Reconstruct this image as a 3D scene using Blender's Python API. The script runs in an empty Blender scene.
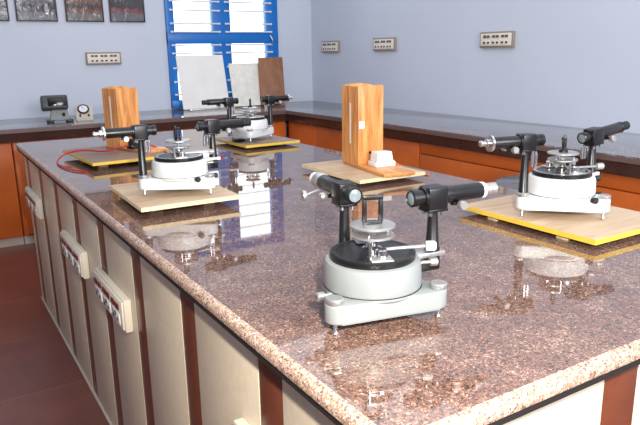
import bpy, bmesh, math, random
from mathutils import Vector, Matrix
R = math.radians
PI = math.pi
random.seed(7)
S = bpy.context.scene
COL = S.collection

# ------------------------------------------------------------------ camera, world, lights, exposure
cd = bpy.data.cameras.new('camera')
cam = bpy.data.objects.new('camera', cd)
COL.objects.link(cam)
YAW, PIT, ROL = 0.551, 0.245, -0.0174
F = Vector((math.sin(YAW)*math.cos(PIT), math.cos(YAW)*math.cos(PIT), -math.sin(PIT)))
R0 = Vector((math.cos(YAW), -math.sin(YAW), 0))
U0 = R0.cross(F)
RR = R0*math.cos(ROL) + U0*math.sin(ROL)
UU = -R0*math.sin(ROL) + U0*math.cos(ROL)
M = Matrix((RR, UU, -F)).transposed().to_4x4()
M.translation = Vector((-0.3939, -0.4965, 1.291))
cam.matrix_world = M
cd.sensor_width = 36
cd.lens = 639.4*36/640
cd.clip_start = 0.02
S.camera = cam

w = bpy.data.worlds.new('daylight')
S.world = w
w.use_nodes = True
w.node_tree.nodes['Background'].inputs[0].default_value = (0.90, 0.95, 1.0, 1)
w.node_tree.nodes['Background'].inputs[1].default_value = 3.2

def area(name, loc, target, sx, sy, power, color, spread=180):
    l = bpy.data.lights.new(name, 'AREA')
    l.shape = 'RECTANGLE'; l.size = sx; l.size_y = sy
    l.energy = power; l.color = color; l.spread = R(spread)
    o = bpy.data.objects.new(name, l); COL.objects.link(o)
    o.location = loc
    o.rotation_euler = (Vector(target)-Vector(loc)).to_track_quat('-Z', 'Y').to_euler()
    return o
# unseen ceiling fill added to light the closed room, daylight of the windows on the side behind the camera, the camera's own flash
area('ceiling_fill', (1.0, 2.2, 3.12), (1.0, 2.2, 0), 3.6, 4.6, 46, (0.92, 0.95, 1.0))
area('rear_window_daylight', (1.05, -2.45, 2.0), (2.3, 2.6, 1.5), 2.0, 1.6, 124, (0.93, 0.95, 1.0))
fl = bpy.data.lights.new('camera_flash', 'AREA')
fl.shape = 'DISK'; fl.size = 0.06; fl.energy = 33; fl.color = (1.0, 0.94, 0.84); fl.spread = R(180)
fo = bpy.data.objects.new('camera_flash', fl); COL.objects.link(fo)
fo.location = (-0.30, -0.56, 1.46)
fo.rotation_euler = (Vector((0.7, 1.5, 0.75))-fo.location).to_track_quat('-Z', 'Y').to_euler()

S.view_settings.view_transform = 'Standard'
S.view_settings.look = 'None'
S.view_settings.exposure = 0.28
S.view_settings.gamma = 1.0
S.view_settings.use_curve_mapping = False

# ------------------------------------------------------------------ materials
def srgb(r, g, b):
    f = lambda c: ((c/255+0.055)/1.055)**2.4 if c > 10 else c/255/12.92
    return (f(r), f(g), f(b), 1)

def mat(name, col=(200, 200, 200), rough=0.5, metal=0.0, spec=0.5, ior=1.5, coat=0.0, var=0.0, scale=8.0, bump=0.0):
    m = bpy.data.materials.new(name); m.use_nodes = True
    nt = m.node_tree; b = nt.nodes['Principled BSDF']
    b.inputs['Base Color'].default_value = srgb(*col)
    b.inputs['Roughness'].default_value = rough
    b.inputs['Metallic'].default_value = metal
    b.inputs['Specular IOR Level'].default_value = spec
    b.inputs['IOR'].default_value = ior
    b.inputs['Coat Weight'].default_value = coat
    tc = nt.nodes.new('ShaderNodeTexCoord')
    n = nt.nodes.new('ShaderNodeTexNoise'); n.inputs['Scale'].default_value = scale
    n.inputs['Detail'].default_value = 5
    nt.links.new(tc.outputs['Object'], n.inputs['Vector'])
    if var > 0:
        r = nt.nodes.new('ShaderNodeValToRGB')
        c = srgb(*col)
        r.color_ramp.elements[0].position = 0.3
        r.color_ramp.elements[1].position = 0.7
        r.color_ramp.elements[0].color = (c[0]*(1-var), c[1]*(1-var), c[2]*(1-var), 1)
        r.color_ramp.elements[1].color = (min(1, c[0]*(1+var)), min(1, c[1]*(1+var)), min(1, c[2]*(1+var)), 1)
        nt.links.new(n.outputs['Fac'], r.inputs[0])
        nt.links.new(r.outputs[0], b.inputs['Base Color'])
    if bump > 0:
        bp = nt.nodes.new('ShaderNodeBump'); bp.inputs['Strength'].default_value = bump
        bp.inputs['Distance'].default_value = 0.004
        nt.links.new(n.outputs['Fac'], bp.inputs['Height'])
        nt.links.new(bp.outputs[0], b.inputs['Normal'])
    return m

def granite(name, stops, scale=150, rough=0.03, ior=1.55, patch=0.35, base_scale=3.0):
    m = bpy.data.materials.new(name); m.use_nodes = True
    nt = m.node_tree; b = nt.nodes['Principled BSDF']
    tc = nt.nodes.new('ShaderNodeTexCoord')
    v = nt.nodes.new('ShaderNodeTexVoronoi'); v.inputs['Scale'].default_value = scale
    nz = nt.nodes.new('ShaderNodeTexNoise'); nz.inputs['Scale'].default_value = scale*0.55; nz.inputs['Detail'].default_value = 4
    nt.links.new(tc.outputs['Object'], nz.inputs['Vector'])
    mixv = nt.nodes.new('ShaderNodeMixRGB'); mixv.inputs[0].default_value = 0.012
    nt.links.new(tc.outputs['Object'], mixv.inputs[1]); nt.links.new(nz.outputs['Color'], mixv.inputs[2])
    nt.links.new(mixv.outputs[0], v.inputs['Vector'])
    sep = nt.nodes.new('ShaderNodeSeparateColor')
    nt.links.new(v.outputs['Color'], sep.inputs[0])
    n2 = nt.nodes.new('ShaderNodeTexNoise'); n2.inputs['Scale'].default_value = base_scale*6; n2.inputs['Detail'].default_value = 6
    nt.links.new(tc.outputs['Object'], n2.inputs['Vector'])
    mm = nt.nodes.new('ShaderNodeMath'); mm.operation = 'MULTIPLY_ADD'
    mm.inputs[1].default_value = patch
    sub = nt.nodes.new('ShaderNodeMath'); sub.operation = 'SUBTRACT'; sub.inputs[1].default_value = 0.5
    nt.links.new(n2.outputs['Fac'], sub.inputs[0])
    nt.links.new(sub.outputs[0], mm.inputs[0]); nt.links.new(sep.outputs[0], mm.inputs[2])
    r = nt.nodes.new('ShaderNodeValToRGB')
    r.color_ramp.interpolation = 'CONSTANT'
    els = r.color_ramp.elements
    while len(els) < len(stops): els.new(0.5)
    for e, (p, c) in zip(els, stops):
        e.position = p; e.color = srgb(*c)
    nt.links.new(mm.outputs[0], r.inputs[0])
    nt.links.new(r.outputs[0], b.inputs['Base Color'])
    b.inputs['Roughness'].default_value = rough
    b.inputs['IOR'].default_value = ior
    return m

def wood(name, light, dark, rough=0.5, axis='Z', scale=3.0, dist=2.5, fine=60, ior=1.5):
    m = bpy.data.materials.new(name); m.use_nodes = True
    nt = m.node_tree; b = nt.nodes['Principled BSDF']
    tc = nt.nodes.new('ShaderNodeTexCoord'); mp = nt.nodes.new('ShaderNodeMapping')
    s = {'X': (0.12, 1, 1), 'Y': (1, 0.12, 1), 'Z': (1, 1, 0.12)}[axis]
    mp.inputs['Scale'].default_value = s
    nt.links.new(tc.outputs['Object'], mp.inputs[0])
    n = nt.nodes.new('ShaderNodeTexNoise'); n.inputs['Scale'].default_value = scale*8
    n.inputs['Detail'].default_value = 6; n.inputs['Distortion'].default_value = dist
    n3 = nt.nodes.new('ShaderNodeTexNoise'); n3.inputs['Scale'].default_value = fine*3; n3.inputs['Detail'].default_value = 3
    nt.links.new(mp.outputs[0], n.inputs['Vector']); nt.links.new(mp.outputs[0], n3.inputs['Vector'])
    mx = nt.nodes.new('ShaderNodeMath'); mx.operation = 'MULTIPLY_ADD'; mx.inputs[1].default_value = 0.35
    nt.links.new(n3.outputs['Fac'], mx.inputs[0]); nt.links.new(n.outputs['Fac'], mx.inputs[2])
    r = nt.nodes.new('ShaderNodeValToRGB')
    r.color_ramp.elements[0].position = 0.45; r.color_ramp.elements[0].color = srgb(*dark)
    r.color_ramp.elements[1].position = 0.85; r.color_ramp.elements[1].color = srgb(*light)
    nt.links.new(mx.outputs[0], r.inputs[0]); nt.links.new(r.outputs[0], b.inputs['Base Color'])
    b.inputs['Roughness'].default_value = rough
    b.inputs['IOR'].default_value = ior
    return m

MW = mat('wall_paint', (204, 211, 224), 0.55, var=0.03, scale=1.3)
MCEIL = mat('ceiling_paint', (225, 228, 232), 0.8)
MGR = granite('polished_granite', [(0.0, (66, 54, 52)), (0.18, (96, 72, 64)), (0.38, (124, 91, 78)), (0.60, (142, 108, 92)), (0.82, (104, 88, 84)), (0.93, (180, 152, 134))], scale=400, ior=2.0, rough=0.03, patch=0.6)
MGRN = granite('granite_nosing', [(0.0, (104, 86, 78)), (0.16, (168, 138, 120)), (0.42, (194, 166, 146)), (0.72, (150, 118, 102)), (0.88, (222, 206, 190))], scale=380, ior=1.5, rough=0.25, patch=0.3)
MCT = granite('counter_granite', [(0.0, (96, 92, 96)), (0.4, (128, 122, 126)), (0.75, (150, 144, 146))], scale=190, ior=1.9, rough=0.10, patch=0.3)
MAP = granite('apron_granite', [(0.0, (58, 36, 32)), (0.4, (68, 43, 38)), (0.8, (80, 52, 46))], scale=300, ior=1.5, rough=0.12, patch=0.4)
MCREAM = mat('cream_laminate', (214, 200, 176), 0.35, var=0.05, scale=60)
MBROWN = mat('brown_laminate', (102, 54, 36), 0.3, var=0.12, scale=30)
MORANGE = mat('orange_laminate', (200, 100, 40), 0.35, var=0.10, scale=7)
MGROUT = mat('pale_joint', (190, 180, 170), 0.8)
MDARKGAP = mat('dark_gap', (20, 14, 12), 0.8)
MBLUE = mat('blue_enamel', (8, 112, 196), 0.35)
MWHITE = mat('white_enamel', (225, 228, 230), 0.3)
MBLACK = mat('black_enamel', (17, 17, 19), 0.32, spec=0.5)
MBLK2 = mat('black_matt', (24, 24, 26), 0.55)
MCHROME = mat('bright_chrome', (215, 215, 215), 0.18, metal=1.0)
MSTEEL = mat('brushed_steel', (190, 190, 188), 0.38, metal=0.85)
MCASTG = mat('pale_grey_casting', (132, 137, 137), 0.36, var=0.03, scale=20)
MCASTW = mat('white_casting', (220, 223, 223), 0.35)
MGLASS_B = mat('lens_glass', (112, 124, 128), 0.10, ior=1.7)
MIVORY = mat('ivory_plastic', (230, 222, 206), 0.4)
MTAN = mat('tan_plastic', (150, 136, 124), 0.5)
MRED = mat('maroon_rocker', (110, 22, 26), 0.35)
MHOLE = mat('socket_hole', (28, 20, 20), 0.6)
MPORC = mat('white_porcelain', (240, 240, 238), 0.2)
MYEL = mat('yellow_paint', (228, 190, 70), 0.45, var=0.06, scale=40)
MPLYE = mat('pale_ply_edge', (228, 208, 164), 0.6, var=0.1, scale=60)
MPLY = wood('plywood_face', (206, 182, 152), (174, 146, 116), 0.55, 'X', 2.5, 1.0)
MPLYD = wood('brown_board_face', (150, 128, 112), (118, 98, 84), 0.5, 'X', 2.5, 1.0)
MPINE = wood('varnished_pine', (232, 168, 100), (176, 106, 50), 0.35, 'Z', 2.0, 3.0)
MPINEX = wood('varnished_pine_plank', (228, 164, 96), (180, 110, 54), 0.35, 'Y', 2.0, 2.0)
MWAL = wood('brown_board', (162, 114, 84), (128, 84, 60), 0.5, 'Z', 2.0, 1.0)
MSHEET = mat('off_white_board', (243, 241, 236), 0.6, var=0.05, scale=6)
MSHEET2 = mat('stained_white_board', (236, 232, 222), 0.65, var=0.10, scale=14)
MREDW = mat('red_wire', (190, 22, 40), 0.4)
MORW = mat('orange_wire', (216, 110, 60), 0.45)
MDGREY = mat('slate_grey_plastic', (70, 76, 80), 0.4, var=0.1, scale=30)
MGREY = mat('mid_grey_plastic', (128, 132, 130), 0.45, var=0.15, scale=40)
MFRAME = mat('dark_frame', (40, 40, 42), 0.4)
MCREAM2 = mat('cream_meter_case', (196, 190, 176), 0.45)

def floor_mat():
    m = bpy.data.materials.new('red_floor_tiles'); m.use_nodes = True
    nt = m.node_tree; b = nt.nodes['Principled BSDF']
    tc = nt.nodes.new('ShaderNodeTexCoord')
    mp = nt.nodes.new('ShaderNodeMapping'); mp.inputs['Location'].default_value = (4.5, -2.055+0.57*4, 0)
    br = nt.nodes.new('ShaderNodeTexBrick')
    br.offset = 0
    br.inputs['Scale'].default_value = 1.0
    br.inputs['Brick Width'].default_value = 9.0; br.inputs['Row Height'].default_value = 0.57
    br.inputs['Mortar Size'].default_value = 0.004
    br.inputs['Color1'].default_value = srgb(114, 66, 56); br.inputs['Color2'].default_value = srgb(108, 60, 52)
    br.inputs['Mortar'].default_value = srgb(132, 84, 72)
    nt.links.new(tc.outputs['Object'], mp.inputs[0]); nt.links.new(mp.outputs[0], br.inputs['Vector'])
    n = nt.nodes.new('ShaderNodeTexNoise'); n.inputs['Scale'].default_value = 5; n.inputs['Detail'].default_value = 6
    nt.links.new(tc.outputs['Object'], n.inputs['Vector'])
    mx = nt.nodes.new('ShaderNodeMixRGB'); mx.blend_type = 'OVERLAY'; mx.inputs[0].default_value = 0.35
    nt.links.new(br.outputs['Color'], mx.inputs[1]); nt.links.new(n.outputs['Fac'], mx.inputs[2])
    nt.links.new(mx.outputs[0], b.inputs['Base Color'])
    b.inputs['Roughness'].default_value = 0.3
    return m
MFLOOR = floor_mat()

def glass_mat():
    m = bpy.data.materials.new('window_glass'); m.use_nodes = True
    nt = m.node_tree; nt.nodes.remove(nt.nodes['Principled BSDF'])
    t = nt.nodes.new('ShaderNodeBsdfTransparent'); g = nt.nodes.new('ShaderNodeBsdfGlossy'); g.inputs['Roughness'].default_value = 0.02
    fr = nt.nodes.new('ShaderNodeFresnel'); mx = nt.nodes.new('ShaderNodeMixShader')
    nt.links.new(fr.outputs[0], mx.inputs[0]); nt.links.new(t.outputs[0], mx.inputs[1]); nt.links.new(g.outputs[0], mx.inputs[2])
    nt.links.new(mx.outputs[0], nt.nodes['Material Output'].inputs[0])
    return m
MGLASS = glass_mat()

def photo_mat(name, low, mid, high, seed):
    m = bpy.data.materials.new(name); m.use_nodes = True
    nt = m.node_tree; b = nt.nodes['Principled BSDF']
    tc = nt.nodes.new('ShaderNodeTexCoord'); sp = nt.nodes.new('ShaderNodeSeparateXYZ')
    nt.links.new(tc.outputs['Generated'], sp.inputs[0])
    mp = nt.nodes.new('ShaderNodeMapping'); mp.inputs['Scale'].default_value = (7, 1, 3); mp.inputs['Location'].default_value = (seed*3.1, seed, 0)
    nt.links.new(tc.outputs['Generated'], mp.inputs[0])
    n = nt.nodes.new('ShaderNodeTexNoise'); n.inputs['Scale'].default_value = 1.6; n.inputs['Detail'].default_value = 3
    nt.links.new(mp.outputs[0], n.inputs['Vector'])
    a = nt.nodes.new('ShaderNodeMath'); a.operation = 'MULTIPLY_ADD'; a.inputs[1].default_value = 0.22
    nt.links.new(n.outputs['Fac'], a.inputs[0]); nt.links.new(sp.outputs['Z'], a.inputs[2])
    r = nt.nodes.new('ShaderNodeValToRGB'); r.color_ramp.interpolation = 'CONSTANT'
    e = r.color_ramp.elements; e.new(0.5); e.new(0.5)
    for q, (p, c) in zip(e, [(0, low), (0.24, mid), (0.31, (46, 36, 38)), (0.38, high)]): q.position = p; q.color = srgb(*c)
    nt.links.new(a.outputs[0], r.inputs[0])
    nt.links.new(r.outputs[0], b.inputs['Base Color'])
    b.inputs['Roughness'].default_value = 0.5
    bp = nt.nodes.new('ShaderNodeBump'); bp.inputs['Strength'].default_value = 0.5; bp.inputs['Distance'].default_value = 0.02
    n4 = nt.nodes.new('ShaderNodeTexNoise'); n4.inputs['Scale'].default_value = 9; n4.inputs['Distortion'].default_value = 2
    nt.links.new(tc.outputs['Object'], n4.inputs['Vector']); nt.links.new(n4.outputs['Fac'], bp.inputs['Height'])
    nt.links.new(bp.outputs[0], b.inputs['Coat Normal']); b.inputs['Coat Weight'].default_value = 0.6; b.inputs['Coat Roughness'].default_value = 0.06
    return m

# ------------------------------------------------------------------ geometry helpers
class MB:
    def __init__(s): s.bm = bmesh.new()
    def _x(s, geom, mtx):
        if mtx is not None: bmesh.ops.transform(s.bm, matrix=mtx, verts=geom)
    def box(s, lo, hi, bev=0.0, mtx=None, seg=2):
        t = bmesh.new()
        r = bmesh.ops.create_cube(t, size=1)
        c = [(a+b)/2 for a, b in zip(lo, hi)]; d = [abs(b-a) for a, b in zip(lo, hi)]
        bmesh.ops.transform(t, matrix=Matrix.Translation(c) @ Matrix.Diagonal((*d, 1)), verts=t.verts)
        if bev > 0: bmesh.ops.bevel(t, geom=t.edges[:], offset=bev, segments=seg, profile=0.5, affect='EDGES')
        s._merge(t, mtx); return s
    def _merge(s, t, mtx=None):
        if mtx is not None: bmesh.ops.transform(t, matrix=mtx, verts=t.verts)
        bmesh.ops.recalc_face_normals(t, faces=t.faces)
        me = bpy.data.meshes.new('t'); t.to_mesh(me); t.free(); s.bm.from_mesh(me); bpy.data.meshes.remove(me)
    def lathe(s, prof, mtx=None, seg=32):
        """closed solid of revolution about z: prof = [(r,z)...]"""
        t = bmesh.new(); rings = []
        for r, z in prof:
            if r < 1e-6: rings.append([t.verts.new((0, 0, z))])
            else: rings.append([t.verts.new((r*math.cos(2*PI*i/seg), r*math.sin(2*PI*i/seg), z)) for i in range(seg)])
        for a, b in zip(rings, rings[1:]):
            for i in range(seg):
                j = (i+1) % seg
                if len(a) == 1 and len(b) == 1: continue
                if len(a) == 1: t.faces.new((a[0], b[i], b[j]))
                elif len(b) == 1: t.faces.new((a[i], a[j], b[0]))
                else: t.faces.new((a[i], a[j], b[j], b[i]))
        ring_ = Vector(prof[0]) == Vector(prof[-1])
        if ring_: bmesh.ops.remove_doubles(t, verts=t.verts, dist=1e-6)
        if len(rings[0]) > 1 and not ring_: t.faces.new(rings[0][::-1])
        if len(rings[-1]) > 1 and not ring_: t.faces.new(rings[-1])
        s._merge(t, mtx); return s
    def rod(s, a, b, r1, r2=None, seg=20, bev=0.0):
        a = Vector(a); b = Vector(b); d = b-a; L = d.length
        q = d.to_track_quat('Z', 'Y').to_matrix().to_4x4(); q.translation = a
        r2 = r1 if r2 is None else r2
        if bev > 0: prof = [(r1-bev, 0), (r1, bev), (r2, L-bev), (r2-bev, L)]
        else: prof = [(r1, 0), (r2, L)]
        return s.lathe(prof, q, seg)
    def lat_along(s, a, d, prof, seg=32):
        d = Vector(d).normalized(); q = d.to_track_quat('Z', 'Y').to_matrix().to_4x4(); q.translation = Vector(a)
        return s.lathe(prof, q, seg)
    def prism(s, poly, z0, z1, bev=0.0, mtx=None, top_scale=1.0):
        t = bmesh.new()
        cx = sum(p[0] for p in poly)/len(poly); cy = sum(p[1] for p in poly)/len(poly)
        b = [t.verts.new((x, y, z0)) for x, y in poly]
        u = [t.verts.new((cx+(x-cx)*top_scale, cy+(y-cy)*top_scale, z1)) for x, y in poly]
        t.faces.new(b[::-1]); t.faces.new(u)
        n = len(poly)
        for i in range(n):
            j = (i+1) % n; t.faces.new((b[i], b[j], u[j], u[i]))
        if bev > 0:
            es = [e for e in t.edges if abs(e.verts[0].co.z-e.verts[1].co.z) < 1e-6]
            bmesh.ops.bevel(t, geom=es, offset=bev, segments=3, profile=0.5, affect='EDGES')
        s._merge(t, mtx); return s
    def tube(s, pts, r, seg=8):
        pts = [Vector(p) for p in pts]
        # catmull-rom resample
        out = []
        P = [pts[0]]+pts+[pts[-1]]
        for i in range(1, len(P)-2):
            for k in range(6):
                t = k/6; a, b, c, d = P[i-1], P[i], P[i+1], P[i+2]
                out.append(0.5*((2*b)+(c-a)*t+(2*a-5*b+4*c-d)*t*t+(3*b-a-3*c+d)*t**3))
        out.append(pts[-1])
        t = bmesh.new(); rings = []
        for i, p in enumerate(out):
            d = (out[min(i+1, len(out)-1)]-out[max(i-1, 0)]).normalized()
            q = d.to_track_quat('Z', 'Y')
            rings.append([t.verts.new(p+q @ Vector((r*math.cos(2*PI*k/seg), r*math.sin(2*PI*k/seg), 0))) for k in range(seg)])
        for a, b in zip(rings, rings[1:]):
            for k in range(seg): t.faces.new((a[k], a[(k+1) % seg], b[(k+1) % seg], b[k]))
        t.faces.new(rings[0][::-1]); t.faces.new(rings[-1])
        s._merge(t); return s
    def build(s, name, m, parent=None, loc=None, label=None, origin=None):
        me = bpy.data.meshes.new(name)
        if origin is not None: bmesh.ops.translate(s.bm, vec=-Vector(origin), verts=s.bm.verts)
        s.bm.to_mesh(me); s.bm.free()
        for p in me.polygons: p.use_smooth = True
        me.set_sharp_from_angle(angle=R(35))
        for q in (m if isinstance(m, (list, tuple)) else [m]): me.materials.append(q)
        o = bpy.data.objects.new(name, me); COL.objects.link(o)
        if parent is not None: o.parent = parent
        if origin is not None: o.location = origin
        if loc is not None: o.location = loc
        if label: o['label'] = label
        return o

def tag(o, label, cat, group=None, kind=None):
    o['label'] = label; o['category'] = cat
    if group: o['group'] = group
    if kind: o['kind'] = kind
    return o
def struct(o): o['kind'] = 'structure'; return o
def thing(name, loc, label, cat, rz=0, group=None):
    o = bpy.data.objects.new(name, None); COL.objects.link(o)
    o.empty_display_size = 0.05
    o.location = loc; o.rotation_euler = (0, 0, rz)
    return tag(o, label, cat, group)

# ------------------------------------------------------------------ room
XW, YW, XL, YR, ZC = 2.978, 5.094, -2.6, -2.6, 3.2
T = 0.2
struct(MB().box((XL-T, YR-T, -0.1), (XW+T, YW+T, 0)).build('floor', MFLOOR))
struct(MB().box((XL-T, YR-T, ZC), (XW+T, YW+T, ZC+0.1)).build('ceiling', MCEIL))
struct(MB().box((XW, YR-T, 0), (XW+T, YW+T, ZC)).build('wall_right', MW))
struct(MB().box((XL-T, YR-T, 0), (XL, YW+T, ZC)).build('wall_left', MW))
struct(MB().box((XL, YR-T, 0), (XW, YR, ZC)).build('wall_front', MW))
WX0, WX1, WZ0, WZ1 = 1.515, 2.585, 0.83, 2.30
b = MB()
b.box((XL, YW, 0), (WX0, YW+T, ZC)); b.box((WX1, YW, 0), (XW, YW+T, ZC))
b.box((WX0, YW, 0), (WX1, YW+T, WZ0)); b.box((WX0, YW, WZ1), (WX1, YW+T, ZC))
struct(b.build('wall_back', MW))

# window: blue frame, glass, white grille rods
wn = bpy.data.objects.new('window_1', None); COL.objects.link(wn); wn.location = (2.05, YW, WZ0); struct(wn)
def wbox(lo, hi): return ((lo[0]-2.05, lo[1]-YW, lo[2]-WZ0), (hi[0]-2.05, hi[1]-YW, hi[2]-WZ0))
b = MB()
yf0, yf1 = YW-0.03, YW+0.05
for lo, hi in [((1.507, yf0, 0.832), (1.578, yf1, WZ1)), ((1.937, yf0, 0.832), (2.106, yf1, WZ1)), ((2.475, yf0, 0.832), (2.592, yf1, WZ1)),
               ((1.507, yf0-0.003, 1.385), (2.592, yf1, 1.483)), ((1.507, yf0-0.003, 0.828), (2.592, yf1, 0.90)), ((1.507, yf0-0.003, WZ1-0.08), (2.592, yf1, WZ1))]:
    b.box(*wbox(lo, hi), bev=0.004)
b.build('window_frame', MBLUE, wn)
b = MB(); b.box(*wbox((1.59, YW+0.01, 0.89), (2.48, YW+0.016, WZ1-0.06))); b.build('pane', MGLASS, wn)
for z in (0.95, 1.06, 1.18, 1.305, 1.374, 1.487, 1.557, 1.668, 1.744, 1.86, 1.97, 2.08, 2.19):
    b = MB()
    for x0, x1 in ((1.535, 2.0), (2.045, 2.52)):
        b.rod((x0-2.05, yf0-0.012-YW, z-WZ0), (x1-2.05, yf0-0.012-YW, z-WZ0), 0.007)
        for x in (x0+0.01, x1-0.01): b.box((x-2.05-0.007, yf0-0.016-YW, z-WZ0-0.009), (x-2.05+0.007, yf0-YW+0.001, z-WZ0+0.009), 0.002)
    b.build('grille_rod', MWHITE, wn)
b = MB()                                       # casement stay on the right stile
b.tube([(2.50-2.05, yf0-0.012-YW, 1.455-WZ0), (2.515-2.05, yf0-0.03-YW, 1.41-WZ0), (2.51-2.05, yf0-0.012-YW, 1.37-WZ0)], 0.006)
b.build('window_stay', MCHROME, wn)

# ------------------------------------------------------------------ perimeter counters
HC, XC, YC = 0.824, 2.224, 4.29
ct = thing('counter_worktop', (XC, YC, HC), 'long L-shaped grey granite worktop along the two walls behind the bench', 'worktop')
b = MB()
o = Vector((XC, YC, HC))
def rel(lo, hi, o): return tuple(Vector(lo)-o), tuple(Vector(hi)-o)
b.prism([(XL+0.02-XC, 0), (0, 0), (0, -3.9), (XW-0.005-XC, -3.9), (XW-0.005-XC, YW-0.005-YC), (XL+0.02-XC, YW-0.005-YC)], -0.03, 0, 0.004)
b.build('slab', MCT, ct)
b = MB()
b.box(*rel((XL+0.02, YC+0.004, 0.735), (XC+0.02, YC+0.03, HC-0.031), o)); b.build('apron', MAP, ct)
y = YC+0.004
for k, y1 in enumerate([3.05, 2.205, 1.36, 0.40]):
    b = MB(); b.box(*rel((XC+0.004, y1+0.0015, 0.735), (XC+0.03, y-0.0015, HC-0.031), o)); b.build('apron', MAP, ct); y = y1
b = MB(); b.box(*rel((XL+0.02, YC-0.003, HC-0.029), (XC-0.001, YC+0.0, HC-0.006), o)); b.box(*rel((XC-0.003, 0.4, HC-0.029), (XC, YC-0.001, HC-0.006), o))
b.build('edge_strip', mat('edge_brown', (112, 90, 84), 0.35, var=0.12, scale=180), ct)

# cabinet units under the counters
def cabinet(x0, x1, y0, y1, face, label, group, drawer=False, doors=2):
    """face 'y': front at y0 looking -y ; face 'x': front at x0 looking -x"""
    t = thing('base_cabinet', ((x0+x1)/2, (y0+y1)/2, 0), label, 'cabinet', 0, group)
    o = Vector(t.location)
    top = 0.733
    if face == 'y':
        MB().box(*rel((x0, y0+0.03, 0.06), (x1, y1, top), o)).build('carcass', MORANGE, t)
        MB().box(*rel((x0, y0+0.035, 0.0), (x1, y1, 0.06), o)).build('plinth', MGROUT, t)
    else:
        MB().box(*rel((x0+0.03, y0, 0.06), (x1, y1, top), o)).build('carcass', MORANGE, t)
        MB().box(*rel((x0+0.035, y0, 0.0), (x1, y1, 0.06), o)).build('plinth', MGROUT, t)
    a0, a1 = (x0, x1) if face == 'y' else (y0, y1)
    wd = (a1-a0)/doors
    for i in range(doors):
        u0, u1 = a0+i*wd+0.003, a0+(i+1)*wd-0.003
        zt = 0.66 if drawer else top-0.004
        zz = [(0.07, zt-0.003, 'door')] + ([(zt+0.003, top-0.004, 'drawer_front')] if drawer else [])
        for z0, z1, nm in zz:
            b = MB()
            if face == 'y': b.box(*rel((u0, y0+0.010, z0), (u1, y0+0.029, z1), o), bev=0.002)
            else: b.box(*rel((x0+0.010, u0, z0), (x0+0.029, u1, z1), o), bev=0.002)
            d = b.build(nm, MORANGE, t)
            if nm == 'door':
                h = MB()
                if face == 'y':
                    hx = u1-0.05 if i % 2 == 0 else u0+0.05
                    h.box(*rel((hx-0.006, y0-0.012, zt-0.22), (hx+0.006, y0+0.0105, zt-0.12), o), bev=0.002)
                else:
                    hy = u1-0.05 if i % 2 == 0 else u0+0.05
                    h.box(*rel((x0-0.012, hy-0.006, zt-0.42), (x0+0.0105, hy+0.006, zt-0.32), o), bev=0.002)
                h.build('handle', MSTEEL, d)
    return t
cabinet(-0.86, 0.10, YC+0.02, YW-0.01, 'y', 'orange laminate base cabinet under the back counter, left of the bench', 'orange base cabinets')
cabinet(0.105, 1.15, YC+0.02, YW-0.01, 'y', 'orange base cabinet under the back counter, partly hidden by the bench end', 'orange base cabinets')
cabinet(1.155, XC+0.015, YC+0.02, YW-0.01, 'y', 'orange base cabinet under the back counter below the window, behind the far spectrometer', 'orange base cabinets')
for y0, y1, lb, dr, nd in [(3.39, 4.305, 'orange base cabinet nearest the room corner, under the right counter', False, 2),
                   (2.60, 3.385, 'orange base cabinet under the right counter, behind the wooden lamp box with white holder', False, 1),
                   (1.55, 2.595, 'orange base cabinet under the right counter, behind the round stool', True, 1),
                   (0.55, 1.545, 'orange base cabinet at the right edge of the photo, under the right counter', True, 1)]:
    cabinet(XC+0.02, XW-0.01, y0, y1, 'x', lb, 'orange base cabinets', drawer=dr, doors=nd)

# ------------------------------------------------------------------ island bench
H, L, W = 0.86, 3.172, 1.184
NZ = 0.027
ib = thing('laboratory_bench', (W/2, L/2, 0), 'long island bench with polished pink-brown granite top and striped sides', 'bench')
o = Vector(ib.location)
def rounded_rect(x0, y0, x1, y1, r, n=8):
    pts = []
    for cx, cy, a0 in ((x1-r, y0+r, -90), (x1-r, y1-r, 0), (x0+r, y1-r, 90), (x0+r, y0+r, 180)):
        for k in range(n+1):
            a = R(a0+90*k/n); pts.append((cx+r*math.cos(a), cy+r*math.sin(a)))
    return pts
e = 0.014
b = MB()
b.prism(rounded_rect(e-W/2, e-L/2, W/2-e, L/2-e, 0.006), H-NZ+0.0005, H, 0)
b.build('countertop', MGR, ib)
# bullnose edging swept round the slab
t = bmesh.new(); prof = []
for k in range(9):
    a = PI/2*k/8; prof.append((e*math.sin(a), -e*(1-math.cos(a))))     # outward, down from top
for k in range(1, 7):
    a = PI/2*k/6; prof.append((e-0.008*(1-math.cos(a)), -NZ+0.008*(1-math.sin(a))))
rings = []
for cx, cy, sx, sy in ((-W/2+e, -L/2+e, -1, -1), (W/2-e, -L/2+e, 1, -1), (W/2-e, L/2-e, 1, 1), (-W/2+e, L/2-e, -1, 1)):
    for k in range(5):
        if (sx, sy) == (-1, -1): a = R(180+90*k/4)
        elif (sx, sy) == (1, -1): a = R(270+90*k/4)
        elif (sx, sy) == (1, 1): a = R(0+90*k/4)
        else: a = R(90+90*k/4)
        rings.append([t.verts.new((cx+d*math.cos(a), cy+d*math.sin(a), H+dz)) for d, dz in prof])
for i in range(len(rings)):
    A, B_ = rings[i], rings[(i+1) % len(rings)]
    for k in range(len(prof)-1): t.faces.new((A[k], B_[k], B_[k+1], A[k+1]))
    t.faces.new((A[-1], B_[-1], B_[0], A[0])) if False else None
bb = MB(); bb._merge(t); bb.build('nosing', MGRN, ib)
OV = 0.03
b = MB(); b.box((OV+0.02-W/2, OV+0.02-L/2, 0.0), (W/2-OV-0.02, L/2-OV-0.02, H-NZ-0.009)); b.build('body', MDARKGAP, ib)
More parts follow.
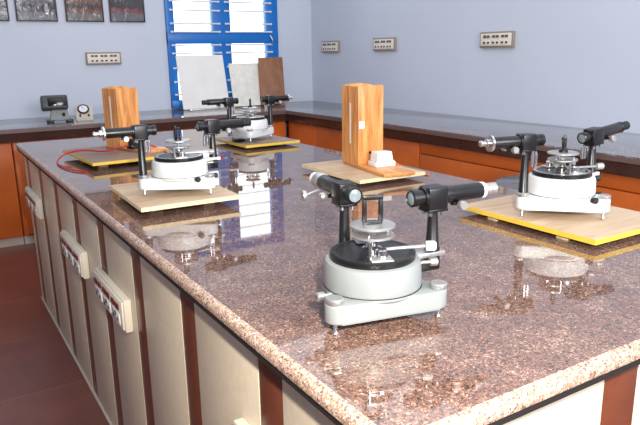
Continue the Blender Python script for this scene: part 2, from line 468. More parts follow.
b = MB(); b.box((0.004-W/2, 0.004-L/2, H-NZ-0.009), (W/2-0.004, L/2-0.004, H-NZ)); b.build('painted_shadow_strip', MDARKGAP, ib)  # black strip just below the nosing, painting in its shadow line
zb, zt = 0.012, H-NZ-0.010
# stripes: period .38 along y on the left side
def side_panel(x0, x1, y0, y1, m, nm, z0=zb, z1=zt):
    MB().box((x0-W/2, y0-L/2, z0), (x1-W/2, y1-L/2, z1), 0.001).build(nm, m, ib)
ys = [0.318+0.382*k for k in range(8)]
prev = OV
for yk in ys:
    for xa, xb in ((OV, OV+0.019), (W-OV-0.019, W-OV)):
        side_panel(xa, xb, prev+0.001, yk-0.001, MCREAM, 'side_panel')
        side_panel(xa+0.001, xb-0.001 if xa > 0.5 else xb, yk, min(yk+0.085, L-OV), MBROWN, 'batten')
    prev = yk+0.085
for xa, xb in ((OV, OV+0.019), (W-OV-0.019, W-OV)):
    side_panel(xa, xb, prev+0.001, L-OV, MCREAM, 'side_panel')
xs = [(OV+0.02, 0.434, MCREAM), (0.435, 0.52, MBROWN), (0.521, 0.80, MCREAM), (0.801, 0.886, MBROWN), (0.887, W-OV-0.02, MCREAM)]
for x0, x1, m in xs:
    side_panel(x0, x1, OV, OV+0.019, m, 'side_panel' if m is MCREAM else 'batten')
    side_panel(x0, x1, L-OV-0.019, L-OV, m, 'side_panel' if m is MCREAM else 'batten')
b = MB(); b.box((OV-0.006-W/2, OV-L/2, 0), (OV-W/2+0.004, L/2-OV, 0.010)); b.build('skirting_strip', MGROUT, ib)

# ------------------------------------------------------------------ switch and socket boards
def socket_board(loc, rz, wd, ht, label, group, frame, style):
    """front faces local -y; origin at the back centre"""
    t = thing('socket_board', loc, label, 'power socket', rz, group)
    MB().box((-wd/2, -0.022, -ht/2), (wd/2, 0.0, ht/2), 0.004).build('back_box', frame, t)
    m_ = 0.012 if style == 'wall' else 0.007
    MB().box((-wd/2+m_, -0.027, -ht/2+m_), (wd/2-m_, -0.021, ht/2-m_), 0.002).build('face_plate', MIVORY, t)
    n = 6
    uw = (wd-2*m_-0.03)/n
    for k in range(n):
        x = -wd/2+m_+0.015+uw*(k+0.5) + (0.004 if k % 2 == 0 else -0.004)
        MB().box((x-uw*0.32, -0.031, ht*0.12), (x+uw*0.32, -0.0265, ht*0.28), 0.0015).build('rocker_switch', MRED if style == 'bench' else MTAN2, t)
    for k in range(3):
        x = -wd/2+m_+0.015+uw*(2*k+1)
        s = MB().box((x-uw*0.82, -0.0295, -ht*0.33), (x+uw*0.82, -0.0265, -ht*0.02), 0.001).build('socket_outlet', MPORC if style == 'bench' else MIVORY, t)
        h = MB()
        if style == 'wall':
            for dx in (-0.45, 0.45): h.box((x+dx*uw-uw*0.22, -0.0303, -ht*0.25), (x+dx*uw+uw*0.22, -0.0292, -ht*0.12))
        for dx, dz, r in () if style == 'wall' else ((0, -0.08, 0.0045), (-uw*0.4, -0.22, 0.0038), (uw*0.4, -0.22, 0.0038)):
            h.rod((x+dx, -0.0292, ht*dz), (x+dx, -0.0303, ht*dz), r*1.6, seg=12)
        h.build('pin_hole', MHOLE, s)
    return t
MTAN2 = mat('dark_rocker', (96, 84, 82), 0.4)
for yc, zc, ln, lb in [(0.285, 0.598, 0.375, 'ivory socket board on the bench side, cut off by the bottom edge of the photo'),
                   (1.385, 0.583, 0.355, 'ivory socket board on the bench side, largest of the three wholly in view'),
                   (1.925, 0.583, 0.365, 'ivory socket board on the bench side, middle one of the three wholly in view'),
                   (2.86, 0.600, 0.375, 'ivory socket board at the far end of the bench side, near the orange cabinet')]:
    socket_board((OV-0.0005, yc, zc), -PI/2, ln, 0.098, lb, 'socket boards on the bench side', MIVORY, 'bench')
socket_board((0.955, YW-0.0005, 1.275), 0, 0.285, 0.10, 'tan-framed socket board on the wall below the framed photos', 'socket boards on the walls', MTAN, 'wall')
for yc, zc, lb in [(4.73, 1.343, 'tan-framed socket board on the right wall, closest to the room corner'),
               (3.90, 1.350, 'tan-framed socket board on the right wall, above the wooden lamp box'),
               (2.66, 1.356, 'tan-framed socket board on the right wall, farthest from the room corner')]:
    socket_board((XW-0.0005, yc, zc), -PI/2+0, 0.295, 0.105, lb, 'socket boards on the walls', MTAN, 'wall')

# ------------------------------------------------------------------ framed photographs at the top left
for k, (x0, x1, c, lb) in enumerate([(-0.02, 0.281, ((100, 98, 104), (74, 60, 60), (96, 92, 96)), 'framed photograph cut by the left edge of the picture'),
                                 (0.330, 0.630, ((106, 102, 106), (66, 56, 60), (92, 86, 90)), 'framed photograph with grey foreground, second from the left edge'),
                                 (0.693, 0.989, ((110, 102, 100), (118, 62, 48), (104, 70, 56)), 'framed photograph with reddish brown scene, third from the left edge'),
                                 (1.038, 1.330, ((96, 94, 98), (120, 50, 64), (50, 48, 54)), 'framed photograph with dark scene, nearest the window')]):
    t = thing('framed_photograph', ((x0+x1)/2, YW-0.0005, 1.565), lb, 'picture frame', 0, 'framed photographs on the back wall')
    hw = (x1-x0)/2; hh = 0.24
    b = MB()
    for lo, hi in [((-hw, -0.018, 0), (hw, 0, 0.010)), ((-hw, -0.018, 2*hh-0.010), (hw, 0, 2*hh)), ((-hw, -0.018, 0.010), (-hw+0.010, 0, 2*hh-0.010)), ((hw-0.010, -0.018, 0.010), (hw, 0, 2*hh-0.010))]:
        b.box(lo, hi, 0.001)
    b.build('frame', MFRAME, t)
    MB().box((-hw+0.010, -0.010, 0.010), (hw-0.010, -0.001, 2*hh-0.010)).build('print', photo_mat('print_%d' % k, *c, k+1), t)

# ------------------------------------------------------------------ boards leaning below the window
def leaning(name, x0, x1, top, yb, yt, th, m, lb, cat, edge=None, skew=0.0):
    """sheet standing on the counter at y=yb, its top edge resting back at y=yt"""
    t = bmesh.new()
    hgt = top-HC
    prof = [(x0, 0), (x1, 0), (x1+skew, 1), (x0+skew, 1)]
    n = Vector((0, -(top-HC), -(yt-yb))).normalized()
    n = Vector((0, -hgt, (yt-yb))).normalized()
    fr = [Vector((x, yb+(yt-yb)*s_, HC+0.002+hgt*s_)) for x, s_ in prof]
    bk = [p-n*th for p in fr]
    base = Vector(((x0+x1)/2, yb, HC))
    dz = min(p.z for p in fr+bk)-HC-0.0005
    f = [t.verts.new(p-base-Vector((0, 0, dz))) for p in fr]; k = [t.verts.new(p-base-Vector((0, 0, dz))) for p in bk]
    t.faces.new(f); t.faces.new(k[::-1])
    for i in range(4): t.faces.new((f[i], k[i], k[(i+1) % 4], f[(i+1) % 4]))
    bmesh.ops.recalc_face_normals(t, faces=t.faces)
    bmesh.ops.bevel(t, geom=t.edges[:], offset=0.002, segments=1, affect='EDGES')
    q = MB(); q._merge(t); ob = q.build(name, m, None, base)
    return tag(ob, lb, cat)
leaning('white_sheet_board', 1.560, 2.000, 1.285, 4.93, 5.040, 0.008, MSHEET, 'large off-white sheet leaning against the blue window frame', 'board', skew=0.0)
leaning('stained_board', 2.03, 2.33, 1.205, 4.90, 5.04, 0.010, MSHEET2, 'smaller stained whitish board leaning between the large sheet and the brown board', 'board', skew=0.025)
leaning('brown_plank_board', 2.29, 2.545, 1.25, 4.87, 5.01, 0.018, MWAL, 'brown wooden board leaning at the right end of the window', 'board', skew=0.055)

# ------------------------------------------------------------------ meters on the back counter
t = thing('display_meter', (0.475, 4.62, HC), 'dark grey meter with a tilted glass display on a grey stand, on the back counter', 'meter', R(-6))
b = MB().prism([(-0.075, -0.06), (0.095, -0.06), (0.095, 0.07), (-0.075, 0.07)], 0.012, 0.10, 0.008, top_scale=0.72)
b.build('stand', MGREY, t)
for x in (-0.07, 0.09):
    MB().box((x-0.035, -0.085, 0), (x+0.025, 0.06, 0.018), 0.005).build('foot', MBLACK, t)
b = MB().box((-0.115, -0.06, -0.055), (0.105, 0.06, 0.055), 0.016, Matrix.Translation((-0.02, -0.01, 0.15)) @ Matrix.Rotation(R(-14), 4, 'X'), 3)
hd = b.build('head', MDGREY, t); t.scale = (0.84, 0.84, 0.92)
MB().box((-0.06, -0.066, -0.036), (0.095, -0.058, 0.036), 0.003, Matrix.Translation((-0.02, -0.01, 0.15)) @ Matrix.Rotation(R(-14), 4, 'X')).build('display', mat('dark_display', (34, 30, 28), 0.12, var=0.7, scale=9), hd)
b = MB().lathe([(0.0, 0), (0.014, 0), (0.013, 0.012), (0, 0.012)], Matrix.Translation((0.04, -0.052, 0.06)) @ Matrix.Rotation(R(100), 4, 'X'))
b.build('knob', MBLACK, t)
t = thing('dial_meter', (0.655, 4.60, HC), 'small cream sloping-front meter with a round black dial, beside the larger meter', 'meter', R(-10))
tb = bmesh.new()
pr = [(-0.065, 0.0), (0.06, 0.0), (0.06, 0.105), (0.005, 0.115), (-0.065, 0.035)]
A = [tb.verts.new((-0.06, y, z)) for y, z in pr]; B_ = [tb.verts.new((0.06, y, z)) for y, z in pr]
tb.faces.new(A); tb.faces.new(B_[::-1])
for i in range(5): tb.faces.new((A[i], B_[i], B_[(i+1) % 5], A[(i+1) % 5]))
bmesh.ops.recalc_face_normals(tb, faces=tb.faces)
bmesh.ops.bevel(tb, geom=tb.edges[:], offset=0.006, segments=2, affect='EDGES')
q = MB(); q._merge(tb); q.build('case', MCREAM2, t)
sl = math.atan2(0.08, 0.07)
mt = Matrix.Translation((-0.004, -0.026, 0.082)) @ Matrix.Rotation(sl, 4, 'X')
d = MB().lathe([(0.0, -0.004), (0.042, -0.004), (0.042, 0.008), (0.034, 0.012), (0.034, 0.008), (0, 0.008)], mt).build('dial_ring', MBLACK, t)
MB().lathe([(0, 0.007), (0.031, 0.007), (0.031, 0.0095), (0, 0.0095)], mt).build('dial_face', MWHITE, d)
MB().box((-0.001, -0.005, 0.010), (0.001, 0.026, 0.0115), 0, mt @ Matrix.Rotation(R(30), 4, 'Z')).build('needle', MBLACK, d)
for x in (-0.03, 0.03):
    MB().rod((x, -0.058, 0.035), (x, -0.075, 0.048), 0.007, 0.007, bev=0.001).build('terminal', MRED, t)

# ------------------------------------------------------------------ boards on the bench
def ply(x0, y0, x1, y1, bot, lb, face, edge, rz=0.0, ins=0.065):
    """board on four small blocks; corner x0,y0 is the near left one"""
    w_, d_ = x1-x0, y1-y0
    t = thing('plywood_board', ((x0+x1)/2, (y0+y1)/2, H), lb, 'board', rz, 'wooden boards under the instruments')
    th = 0.012
    MB().box((-w_/2+0.0015, -d_/2+0.0015, bot+0.0004), (w_/2-0.0015, d_/2-0.0015, bot+th)).build('board_face', face, t)
    b = MB()
    for lo, hi in [((-w_/2, -d_/2, bot), (w_/2, -d_/2+0.0015, bot+th-0.0004)), ((-w_/2, d_/2-0.0015, bot), (w_/2, d_/2, bot+th-0.0004)),
                   ((-w_/2, -d_/2+0.0015, bot), (-w_/2+0.0015, d_/2-0.0015, bot+th-0.0004)), ((w_/2-0.0015, -d_/2+0.0015, bot), (w_/2, d_/2-0.0015, bot+th-0.0004))]:
        b.box(lo, hi)
    b.build('edge_banding', edge, t)
    for sx in (-1, 1):
        for sy in (-1, 1):
            MB().box((sx*(w_/2-ins)-0.018, sy*(d_/2-0.10)-0.016, 0), (sx*(w_/2-ins)+0.018, sy*(d_/2-0.10)+0.016, bot+0.0003), 0.001).build('foot', MPLYE, t)
    return t
ply(0.079, 1.183, 0.368, 1.558, 0.020, 'pale plywood board with light edges under the left-hand spectrometer', MPLY, MPLYE, R(-1.5))
ply(0.128, 2.050, 0.450, 2.515, 0.020, 'yellow-edged board at the far left of the bench, carrying a wooden lamp box', MPLYD, MYEL, R(3))
ply(0.842, 2.165, 1.132, 2.53, 0.012, 'yellow-edged board under the far spectrometer near the end of the bench', MPLYD, MYEL, R(2))
ply(0.790, 1.170, 1.062, 1.560, 0.014, 'pale plywood board in mid-bench carrying a wooden lamp box and white holder', MPLY, MPLYE, R(-1))
ply(0.815, 0.326, 1.125, 0.742, 0.0125, 'plywood board with bright yellow edge under the right-hand spectrometer', MPLY, MYEL, 0, 0.035)

# ------------------------------------------------------------------ wooden lamp boxes
def lamp_box(loc, rz, lb, ht=0.285, twist=0):
    """origin under the front left corner of the upright box; plank runs out to -y"""
    t = thing('lamp_box', loc, lb, 'lamp box', rz, 'wooden lamp boxes')
    wd, dp, th = 0.108, 0.100, 0.009
    z0 = 0.011
    MB().box((-0.006, -0.215, 0), (wd+0.006, dp+0.004, z0), 0.0015, Matrix.Rotation(R(twist), 4, 'Z')).build('base_plank', MPINEX, t)
    b = MB()                                     # left wall with its tall slit (built round the opening)
    ys0, ys1, zs0, zs1 = 0.040, 0.047, z0+0.075, z0+0.215
    b.box((0, 0.0005, z0), (th, ys0, ht)); b.box((0, ys1, z0), (th, dp, ht))
    b.box((0.0, ys0, z0), (th, ys1, zs0)); b.box((0, ys0, zs1), (th, ys1, ht))
    b.build('slit_wall', MPINE, t)
    MB().box((-0.0008, ys0-0.001, zs0-0.003), (th*0.5, ys1+0.001, zs1+0.003)).build('slit_strip', MIVORY, t)
    MB().box((0.0, -0.009, z0), (wd, 0.0, ht+0.002), 0.0012).build('front_wall', MPINE, t)
    MB().box((wd-th, 0.0005, z0), (wd, dp, ht)).build('right_wall', MPINE, t)
    MB().box((th+0.0003, dp-th, z0), (wd-th-0.0003, dp, ht-0.01)).build('back_wall', MPINE, t)
    # curved top edge of the lid
    bt = bmesh.new(); n = 10
    A = [(0.004+(wd-0.008)*i/n, 0.003+0.007*math.sin(PI*i/n)) for i in range(n+1)]
    poly = [(x, z) for x, z in A]+[(wd-0.004, 0), (0.004, 0)]
    f0 = [bt.verts.new((x, 0.055, ht-0.002+z)) for x, z in poly]; f1 = [bt.verts.new((x, dp-0.001, ht-0.002+z)) for x, z in poly]
    bt.faces.new(f0); bt.faces.new(f1[::-1])
    for i in range(len(poly)): bt.faces.new((f0[i], f1[i], f1[(i+1) % len(poly)], f0[(i+1) % len(poly)]))
    q = MB(); q._merge(bt); q.build('lid', MPINE, t)
    return t
Z4 = H+0.0262
lb2 = lamp_box((0.914, 1.372, Z4), R(-2), 'varnished wooden lamp box with white sticker, upright in mid-bench', 0.287, -7)
# paper sticker at the front left corner, wrapped flat on the front wall
MB().box((0.004, -0.0098, 0.140), (0.026, -0.0088, 0.166)).build('paper_sticker', MWHITE, lb2)
MB().lathe([(0.0, 0), (0.005, 0), (0.005, 0.0015), (0, 0.0015)], Matrix.Translation((0.050, -0.009, 0.052)) @ Matrix.Rotation(R(90), 4, 'X')).build('screw', MDARKGAP, lb2)
Z2 = H+0.0322
lb1 = lamp_box((0.325, 2.345, Z2), R(18), 'varnished wooden lamp box upright at the far left, behind the left-hand spectrometer', 0.262)
# porcelain holder on plank of the mid-bench box
def holder(loc, rz, m, lb, sc=1.0):
    t = thing('lamp_holder', loc, lb, 'lamp holder', rz, 'lamp holders on the box planks')
    b = MB().box((-0.040*sc, -0.030*sc, 0), (0.040*sc, 0.030*sc, 0.018*sc), 0.003)
    b.build('base', m, t)
    MB().prism([(-0.033*sc, -0.024*sc), (0.033*sc, -0.024*sc), (0.033*sc, 0.024*sc), (-0.033*sc, 0.024*sc)], 0.0178*sc, 0.052*sc, 0.003, top_scale=0.86).build('body', m, t)
    for x in (-0.036, 0.036): MB().rod((x*sc, -0.022*sc, 0.0175*sc), (x*sc, -0.022*sc, 0.021*sc), 0.0035*sc, seg=12).build('terminal_screw', MSTEEL, t)
    return t
holder((0.972, 1.302, Z4+0.0112), R(-7), MPORC, 'white porcelain lamp holder in front of the mid-bench wooden box')
holder((0.375, 2.265, Z2+0.0112), R(16), MBLK2, 'black lamp holder at the foot of the far left wooden box', 0.8)
tag(MB().tube([(1.012, 1.315, Z4+0.022), (1.030, 1.345, Z4+0.024), (1.055, 1.36, Z4+0.018), (1.085, 1.34, H+0.020), (1.10, 1.28, H+0.004), (1.105, 1.20, H+0.0035)], 0.0032).build('orange_cable', MORW, None), 'short orange cable running from the white lamp holder over the board edge', 'cable')
tag(MB().tube([(0.338, 2.25, Z2+0.027), (0.30, 2.25, Z2+0.022), (0.24, 2.27, Z2+0.010), (0.165, 2.36, Z2+0.010), (0.10, 2.39, H+0.026), (0.062, 2.34, H+0.006), (0.055, 2.22, H+0.0045), (0.075, 2.10, H+0.0045), (0.115, 2.02, H+0.0045)], 0.0034).build('red_wire', MREDW, None), 'red wire looping left over the bench from the far left lamp box', 'wire')
tag(MB().tube([(0.410, 2.28, Z2+0.027), (0.435, 2.26, Z2+0.020), (0.46, 2.23, Z2+0.008), (0.49, 2.19, H+0.018), (0.515, 2.15, H+0.0045), (0.56, 2.10, H+0.0045), (0.60, 2.05, H+0.0045), (0.66, 2.04, H+0.0045), (0.70, 2.08, H+0.0045)], 0.0034).build('red_wire', MREDW, None), 'red wire running right across the bench behind the left-hand spectrometer', 'wire')

# ------------------------------------------------------------------ spectrometers
def spectrometer(loc, az_c, az_t, cast, lb, tilt=0.0, feet=None, clamp_rot=20, magnifier=True, c_ring='flange', tel_rad=0.11, yaw_block=True, extra_rod=False):
    root = thing('spectrometer', loc, lb, 'spectrometer', 0, 'optical spectrometers on the bench')
    P = lambda az, r, z: Vector((r*math.cos(R(az)), r*math.sin(R(az)), z))
    if feet is None: feet = [az_c, az_c+118, az_c-118]
    # base casting: rounded triangle
    poly = []
    for a in sorted(feet):
        c = P(a, 0.104, 0)
        for k in range(9):
            q = R(a-60+15*k); poly.append((c.x+0.020*math.cos(q), c.y+0.020*math.sin(q)))
    MB().prism(poly, 0.021, 0.053, 0.004).lathe([(0.078, 0.045), (0.083, 0.050), (0.083, 0.0545), (0.0, 0.056)], None, 48).build('base_casting', cast, root)
    for a in feet:
        c = P(a, 0.110, 0)
        s = MB()
        s.lathe([(0, 0), (0.0045, 0.0005), (0.0052, 0.004), (0.0032, 0.008), (0.0032, 0.062), (0, 0.062)], Matrix.Translation(c), 16)
        s = s.build('levelling_screw', MCHROME, root)
        MB().lathe([(0, 0.0535), (0.0135, 0.0535), (0.0145, 0.0555), (0.0145, 0.0605), (0.0125, 0.0625), (0, 0.0625)], Matrix.Translation(c), 28).build('screw_head', MSTEEL, s)
    # drum
    MB().lathe([(0, 0.054), (0.0815, 0.054), (0.0825, 0.058), (0.0810, 0.090), (0.0785, 0.097), (0.073, 0.0995), (0, 0.0995)], None, 64).build('drum', cast, root)
    MB().lathe([(0, 0.0538), (0.0832, 0.0538), (0.0832, 0.0550), (0, 0.0550)], None, 64).build('seam_ring', MBLK2, root)
    gd = MB().lathe([(0, 0.0985), (0.0705, 0.0985), (0.0715, 0.1005), (0.0715, 0.1085), (0.0702, 0.1100), (0, 0.1100)], None, 64).build('graduated_disc', MBLACK, root)
    sr = MB()
    t_ = bmesh.new(); n = 64
    ri = [[t_.verts.new((r*math.cos(2*PI*i/n), r*math.sin(2*PI*i/n), z)) for i in range(n)] for r, z in ((0.061, 0.1095), (0.061, 0.1106), (0.0680, 0.1106), (0.0680, 0.1095))]
    for i in range(n):
        for k in range(4):
            t_.faces.new((ri[k][i], ri[k][(i+1) % n], ri[(k+1) % 4][(i+1) % n], ri[(k+1) % 4][i]))
    sr._merge(t_); sr.build('scale_ring', MBLK2 if cast is MCASTG else MSTEEL, gd)
    # verniers
    for a in (az_t-105, az_t+75):
        mt = Matrix.Rotation(R(a), 4, 'Z')
        v = MB().box((0.036, -0.018, 0.1105), (0.068, 0.018, 0.1135), 0.001, mt).build('vernier_plate', MSTEEL, root)
        if magnifier:
            MB().lathe([(0, 0.113), (0.0095, 0.113), (0.0095, 0.125), (0.0075, 0.127), (0, 0.127)], Matrix.Translation(P(a+4, 0.048, 0)), 24).build('clamp_knob', MCHROME, v)
            MB().rod(P(a-18, 0.058, 0.112), P(a-18, 0.058, 0.140), 0.0028).build('post', MCHROME, v)
    # tangent arm with end knob
    a0 = az_t-28
    arm = MB().rod(P(az_t-105, 0.030, 0.120), P(a0, 0.090, 0.118), 0.0032).build('tangent_arm', MSTEEL, root)
    MB().lat_along(P(a0, 0.088, 0.118), P(a0, 1, 0), [(0, 0), (0.008, 0), (0.0085, 0.003), (0.0085, 0.014), (0.006, 0.017), (0, 0.017)]).build('knob', MCASTW if cast is MCASTG else MSTEEL, arm)
    # side clamp screws on the drum and base
    for a, z in ((az_t-14, 0.082), (az_c+100, 0.052)) + (((az_c+170, 0.042),) if cast is MCASTW else ()):
        r0 = 0.083 if z > 0.06 else 0.080
        s = MB().rod(P(a, r0, z), P(a, r0+0.032, z), 0.003).build('clamp_screw', MSTEEL, root)
        MB().lat_along(P(a, r0+0.018, z), P(a, 1, 0), [(0, 0), (0.007, 0), (0.0075, 0.002), (0.0075, 0.012), (0.0055, 0.014), (0, 0.014)]).build('screw_knob', MBLK2 if cast is MCASTW else MSTEEL, s)
    # prism table
    MB().lathe([(0, 0.109), (0.016, 0.109), (0.016, 0.116), (0.0085, 0.119), (0.0085, 0.140), (0, 0.140)], None, 28).build('table_column', MCHROME, root)
    MB().lathe([(0, 0.1350), (0.035, 0.1350), (0.036, 0.1358), (0.036, 0.1388), (0.035, 0.1396), (0, 0.1396)], None, 40).build('lower_plate', MSTEEL, root)
    up = MB().lathe([(0, 0.1515), (0.0370, 0.1515), (0.0380, 0.1523), (0.0380, 0.1552), (0.0370, 0.1560), (0, 0.1560)], None, 48).build('prism_table', MSTEEL, root)
    for k in range(3):
        c = P(clamp_rot+120*k, 0.026, 0)
        s = MB().lathe([(0, 0.126), (0.006, 0.126), (0.006, 0.133), (0.002, 0.134), (0.002, 0.1515), (0, 0.1515)], Matrix.Translation(c), 16)
        s.build('table_screw', MCHROME, root)
    mt = Matrix.Rotation(R(clamp_rot), 4, 'Z')
    pc = MB()
    if c_ring == 'ring':      # black frame standing on the table
        pc.box((-0.016, -0.004, 0.1558), (0.016, 0.004, 0.162), 0.001, mt)
        pc.box((-0.017, -0.0045, 0.160), (-0.0105, 0.0045, 0.203), 0.001, mt); pc.box((0.0105, -0.0045, 0.160), (0.017, 0.0045, 0.203), 0.001, mt)
        pc.box((-0.017, -0.005, 0.197), (0.017, 0.005, 0.204), 0.001, mt)
        pcl = pc.build('prism_clamp', MBLACK, up)
        MB().box((-0.0105, -0.0015, 0.163), (0.0105, 0.0015, 0.197), 0, mt).build('grating_glass', MGLASS, up)
    else:
        pc.lathe([(0, 0.1558), (0.011, 0.1558), (0.011, 0.162), (0.004, 0.165), (0, 0.165)], None, 20)
        pc.box((-0.009, -0.004, 0.162), (-0.003, 0.004, 0.198), 0.001, mt)
        pc.box((0.004, -0.002, 0.162), (0.008, 0.002, 0.190), 0.001, mt)
        pc.box((-0.009, -0.004, 0.186), (0.008, 0.004, 0.192), 0.001, mt)
        pc.build('prism_clamp', MBLACK, up)
    # optical arms -----------------------------------------------------
    ZO = 0.190
    def arm_unit(az, z0, kind, tilt, rp=0.110):
        d = P(az, 1, 0); n = Vector((-d.y, d.x, 0)); up_ = Vector((0, 0, 1))
        dt = (d*math.cos(R(tilt)) + up_*math.sin(R(tilt)))
        c = P(az, rp, ZO)
        u = dt.cross(n)*-1
        u = n.cross(dt)*-1 if n.cross(dt).z < 0 else n.cross(dt)
        fr = Matrix((dt, n, u)).transposed().to_4x4(); fr.translation = c   # local x outward along the tube
        pil = MB().lathe([(0, z0), (0.0135, z0), (0.0135, z0+0.004), (0.0118, z0+0.007), (0.0085, ZO-0.028), (0.0105, ZO-0.026), (0.0105, ZO-0.023), (0, ZO-0.023)], Matrix.Translation(P(az, rp, 0)), 28)
        pil = pil.build(kind+'_pillar', MBLACK, root)
        s = MB()
        for q in (-1, 1):
            for e2 in (-1, 1):
                s.lathe([(0, -0.032), (0.0032, -0.032), (0.0032, -0.024), (0, -0.024)], fr @ Matrix.Translation((q*0.012, e2*0.010, 0)), 12)
        s.build('saddle_screw', MCHROME, pil)
        bl = MB().box((-0.020, -0.0165, -0.025), (0.020, 0.0165, -0.0205), 0.001, fr)
        bl.box((-0.0195, -0.0175, -0.0215), (0.0195, 0.0175, 0.0175), 0.0035, fr, 3)
        bl.lathe([(0, -0.0235), (0.0168, -0.0235), (0.0168, 0.0235), (0, 0.0235)], fr @ Matrix.Rotation(R(90), 4, 'Y'), 32)
        bl = bl.build(kind+'_mount', MBLACK, root)
        ax = fr @ Matrix.Rotation(R(90), 4, 'Y')       # local z -> outward
        tb = MB().lathe([(0.0125, -0.047), (0.0148, -0.045), (0.0148, -0.036), (0.0135, -0.035), (0.0135, -0.016), (0.0140, 0.016), (0.0140, 0.098), (0.0130, 0.100), (0.0120, 0.100), (0.0112, -0.044), (0.0125, -0.047)], ax, 40)
        tb = tb.build(kind+'_tube', MBLACK, root)
        MB().lathe([(0, -0.0470), (0.0060, -0.0465), (0.0111, -0.0450), (0.0111, -0.0415), (0, -0.0415)], ax, 32).build('objective_lens', MGLASS_B, tb)
        # side focus knob
        kx = 0.045
        kn = MB().rod(fr @ Vector((kx, 0, -0.014)), fr @ Vector((kx, 0, -0.020)), 0.008, seg=16)
        kn.rod(fr @ Vector((kx, -0.018, -0.017)), fr @ Vector((kx, 0.018, -0.017)), 0.0035, seg=12)
        kn.build('focus_rack', MBLACK, tb)
        for e2 in (-1, 1):
            MB().lat_along(fr @ Vector((kx, e2*0.016, -0.017)), n*e2, [(0, 0), (0.0075, 0), (0.0082, 0.002), (0.0082, 0.010), (0.007, 0.012), (0, 0.012)]).build('focus_knob', MSTEEL, tb)
        if kind == 'telescope':
            e_ = MB().lathe([(0, 0.098), (0.0132, 0.098), (0.0145, 0.099), (0.0145, 0.104), (0.0120, 0.106), (0, 0.106)], ax, 36).build('collar', MCASTW if cast is MCASTG else MBLACK, tb)
            ey = MB().lathe([(0, 0.105), (0.0112, 0.105), (0.0112, 0.110), (0.0102, 0.111), (0.0102, 0.114), (0.0112, 0.115), (0.0112, 0.120), (0.0102, 0.121), (0.0102, 0.124), (0.0112, 0.125), (0.0112, 0.130), (0.0085, 0.131), (0, 0.131)], ax, 32).build('eyepiece', MSTEEL if cast is MCASTG else MBLK2, tb)
        else:
            if c_ring == 'ring':
                MB().lathe([(0, 0.096), (0.0142, 0.096), (0.0162, 0.100), (0.0162, 0.116), (0.0135, 0.120), (0, 0.120)], ax, 36).build('collar', MSTEEL, tb)
                MB().lathe([(0, 0.118), (0.0120, 0.118), (0.0125, 0.122), (0.0125, 0.136), (0.0100, 0.139), (0, 0.139)], ax, 32).build('slit_tube', MCASTW, tb)
                s = MB().rod(fr @ Vector((0.085, 0.012, -0.012)), fr @ Vector((0.080, 0.045, -0.020)), 0.0025)
                s.build('adjusting_rod', MSTEEL, tb)
                MB().lat_along(fr @ Vector((0.0803, 0.043, -0.020)), n, [(0, 0), (0.0100, 0), (0.0108, 0.002), (0.0108, 0.005), (0.0100, 0.007), (0, 0.007)]).build('adjusting_knob', MSTEEL, tb)
            else:
                MB().lathe([(0, 0.096), (0.0145, 0.096), (0.0200, 0.098), (0.0200, 0.103), (0.012, 0.104), (0, 0.104)], ax, 36).build('slit_flange', MCHROME, tb)
                MB().lathe([(0, 0.1035), (0.0100, 0.1035), (0.0100, 0.112), (0.0055, 0.114), (0.0055, 0.122), (0.0075, 0.123), (0.0075, 0.127), (0.004, 0.130), (0, 0.130)], ax, 28).build('slit_head', MCHROME, tb)
        if cast is MCASTW:
            for q in (0.006, 0.016):
                s = MB().rod(P(az, 0.110-q-0.004, ZO-0.030)+n*(0.014), P(az, 0.110-q-0.004, ZO-0.062)+n*(0.014), 0.0042, bev=0.0008)
                s.rod(P(az, 0.110-q-0.004, ZO-0.030)+n*(0.014), P(az, 0.110-q-0.004, ZO-0.024)+n*(0.010), 0.003)
                s.build('levelling_knob', MCHROME, bl)
        return fr
    arm_unit(az_c, 0.053, 'collimator', 0)
    # telescope bracket: plate from under the disc out to the pillar
    mt = Matrix.Rotation(R(az_t), 4, 'Z')
    MB().box((0.066, -0.015, 0.0855), (tel_rad+0.018, 0.015, 0.0945), 0.002, mt).build('telescope_bracket', MCASTW if cast is MCASTW else MSTEEL, root)
    MB().box((0.080, -0.012, 0.060), (tel_rad+0.010, 0.012, 0.0856), 0.003, mt).build('bracket_block', MBLACK if cast is MCASTG else MBLACK, root)
    arm_unit(az_t, 0.0945, 'telescope', tilt, tel_rad)
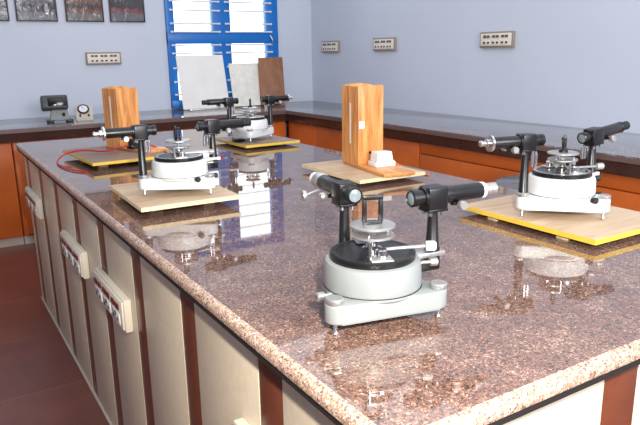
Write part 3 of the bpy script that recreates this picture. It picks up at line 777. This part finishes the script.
    if extra_rod:
        q = MB().rod(P(az_t, 0.095, ZO-0.028), P(az_t+3, 0.300, ZO-0.031), 0.0032)
        q = q.build('steady_rod', MCHROME, root)
        MB().lat_along(P(az_t+3, 0.297, ZO-0.031), P(az_t, 1, 0), [(0, 0), (0.007, 0), (0.008, 0.004), (0.007, 0.010), (0, 0.012)]).build('rod_knob', MSTEEL, q)
    return root

spectrometer((0.212, 0.325, H), 81, -7, MCASTG, 'grey-based spectrometer standing directly on the granite in the foreground', feet=[81, -158, -46], clamp_rot=-20, c_ring='ring', tel_rad=0.119)
spectrometer((0.952, 0.531, H+0.0246), 166, -2, MCASTW, 'white-based spectrometer on the yellow-edged board at the right of the photo', tilt=7, feet=[166, 48, -76], clamp_rot=60)
spectrometer((0.239, 1.328, H+0.0321), 178, 2, MCASTW, 'white-based spectrometer on the pale plywood board at the left', feet=[178, 60, -60], clamp_rot=10)
spectrometer((0.965, 2.345, H+0.0241), 2, 178, MCASTW, 'white-based spectrometer on the far board, in front of the blue window', feet=[2, 122, -118], clamp_rot=80, extra_rod=True)

# small black dish on the far board
tag(MB().lathe([(0, 0), (0.022, 0), (0.031, 0.006), (0.033, 0.010), (0.030, 0.0095), (0.020, 0.004), (0, 0.004)], None, 36).build('black_dish', MBLACK, None, (0.876, 2.30, H+0.0242)), 'shallow black dish on the far board, at the left foot of its spectrometer', 'dish')

# ------------------------------------------------------------------ stool in the aisle
st = thing('round_stool', (1.66, 1.16, 0), 'round grey-topped stool in the aisle between the bench and the right counter', 'stool')
MB().lathe([(0, 0.748), (0.175, 0.748), (0.183, 0.754), (0.185, 0.763), (0.182, 0.771), (0.175, 0.775), (0, 0.775)], None, 56).build('seat', mat('grey_seat', (96, 94, 98), 0.2), st)
MB().lathe([(0, 0.715), (0.130, 0.715), (0.130, 0.7482), (0, 0.7482)], None, 32).build('seat_ring', MBLK2, st)
for k in range(4):
    a = R(45+90*k)
    MB().rod((0.175*math.cos(a), 0.175*math.sin(a), 0), (0.095*math.cos(a), 0.095*math.sin(a), 0.716), 0.011).build('leg', MBLK2, st)
t_ = MB(); pts = [(0.150*math.cos(R(15*i)), 0.150*math.sin(R(15*i)), 0.22) for i in range(25)]
t_.tube(pts, 0.007); t_.build('foot_ring', MBLK2, st)
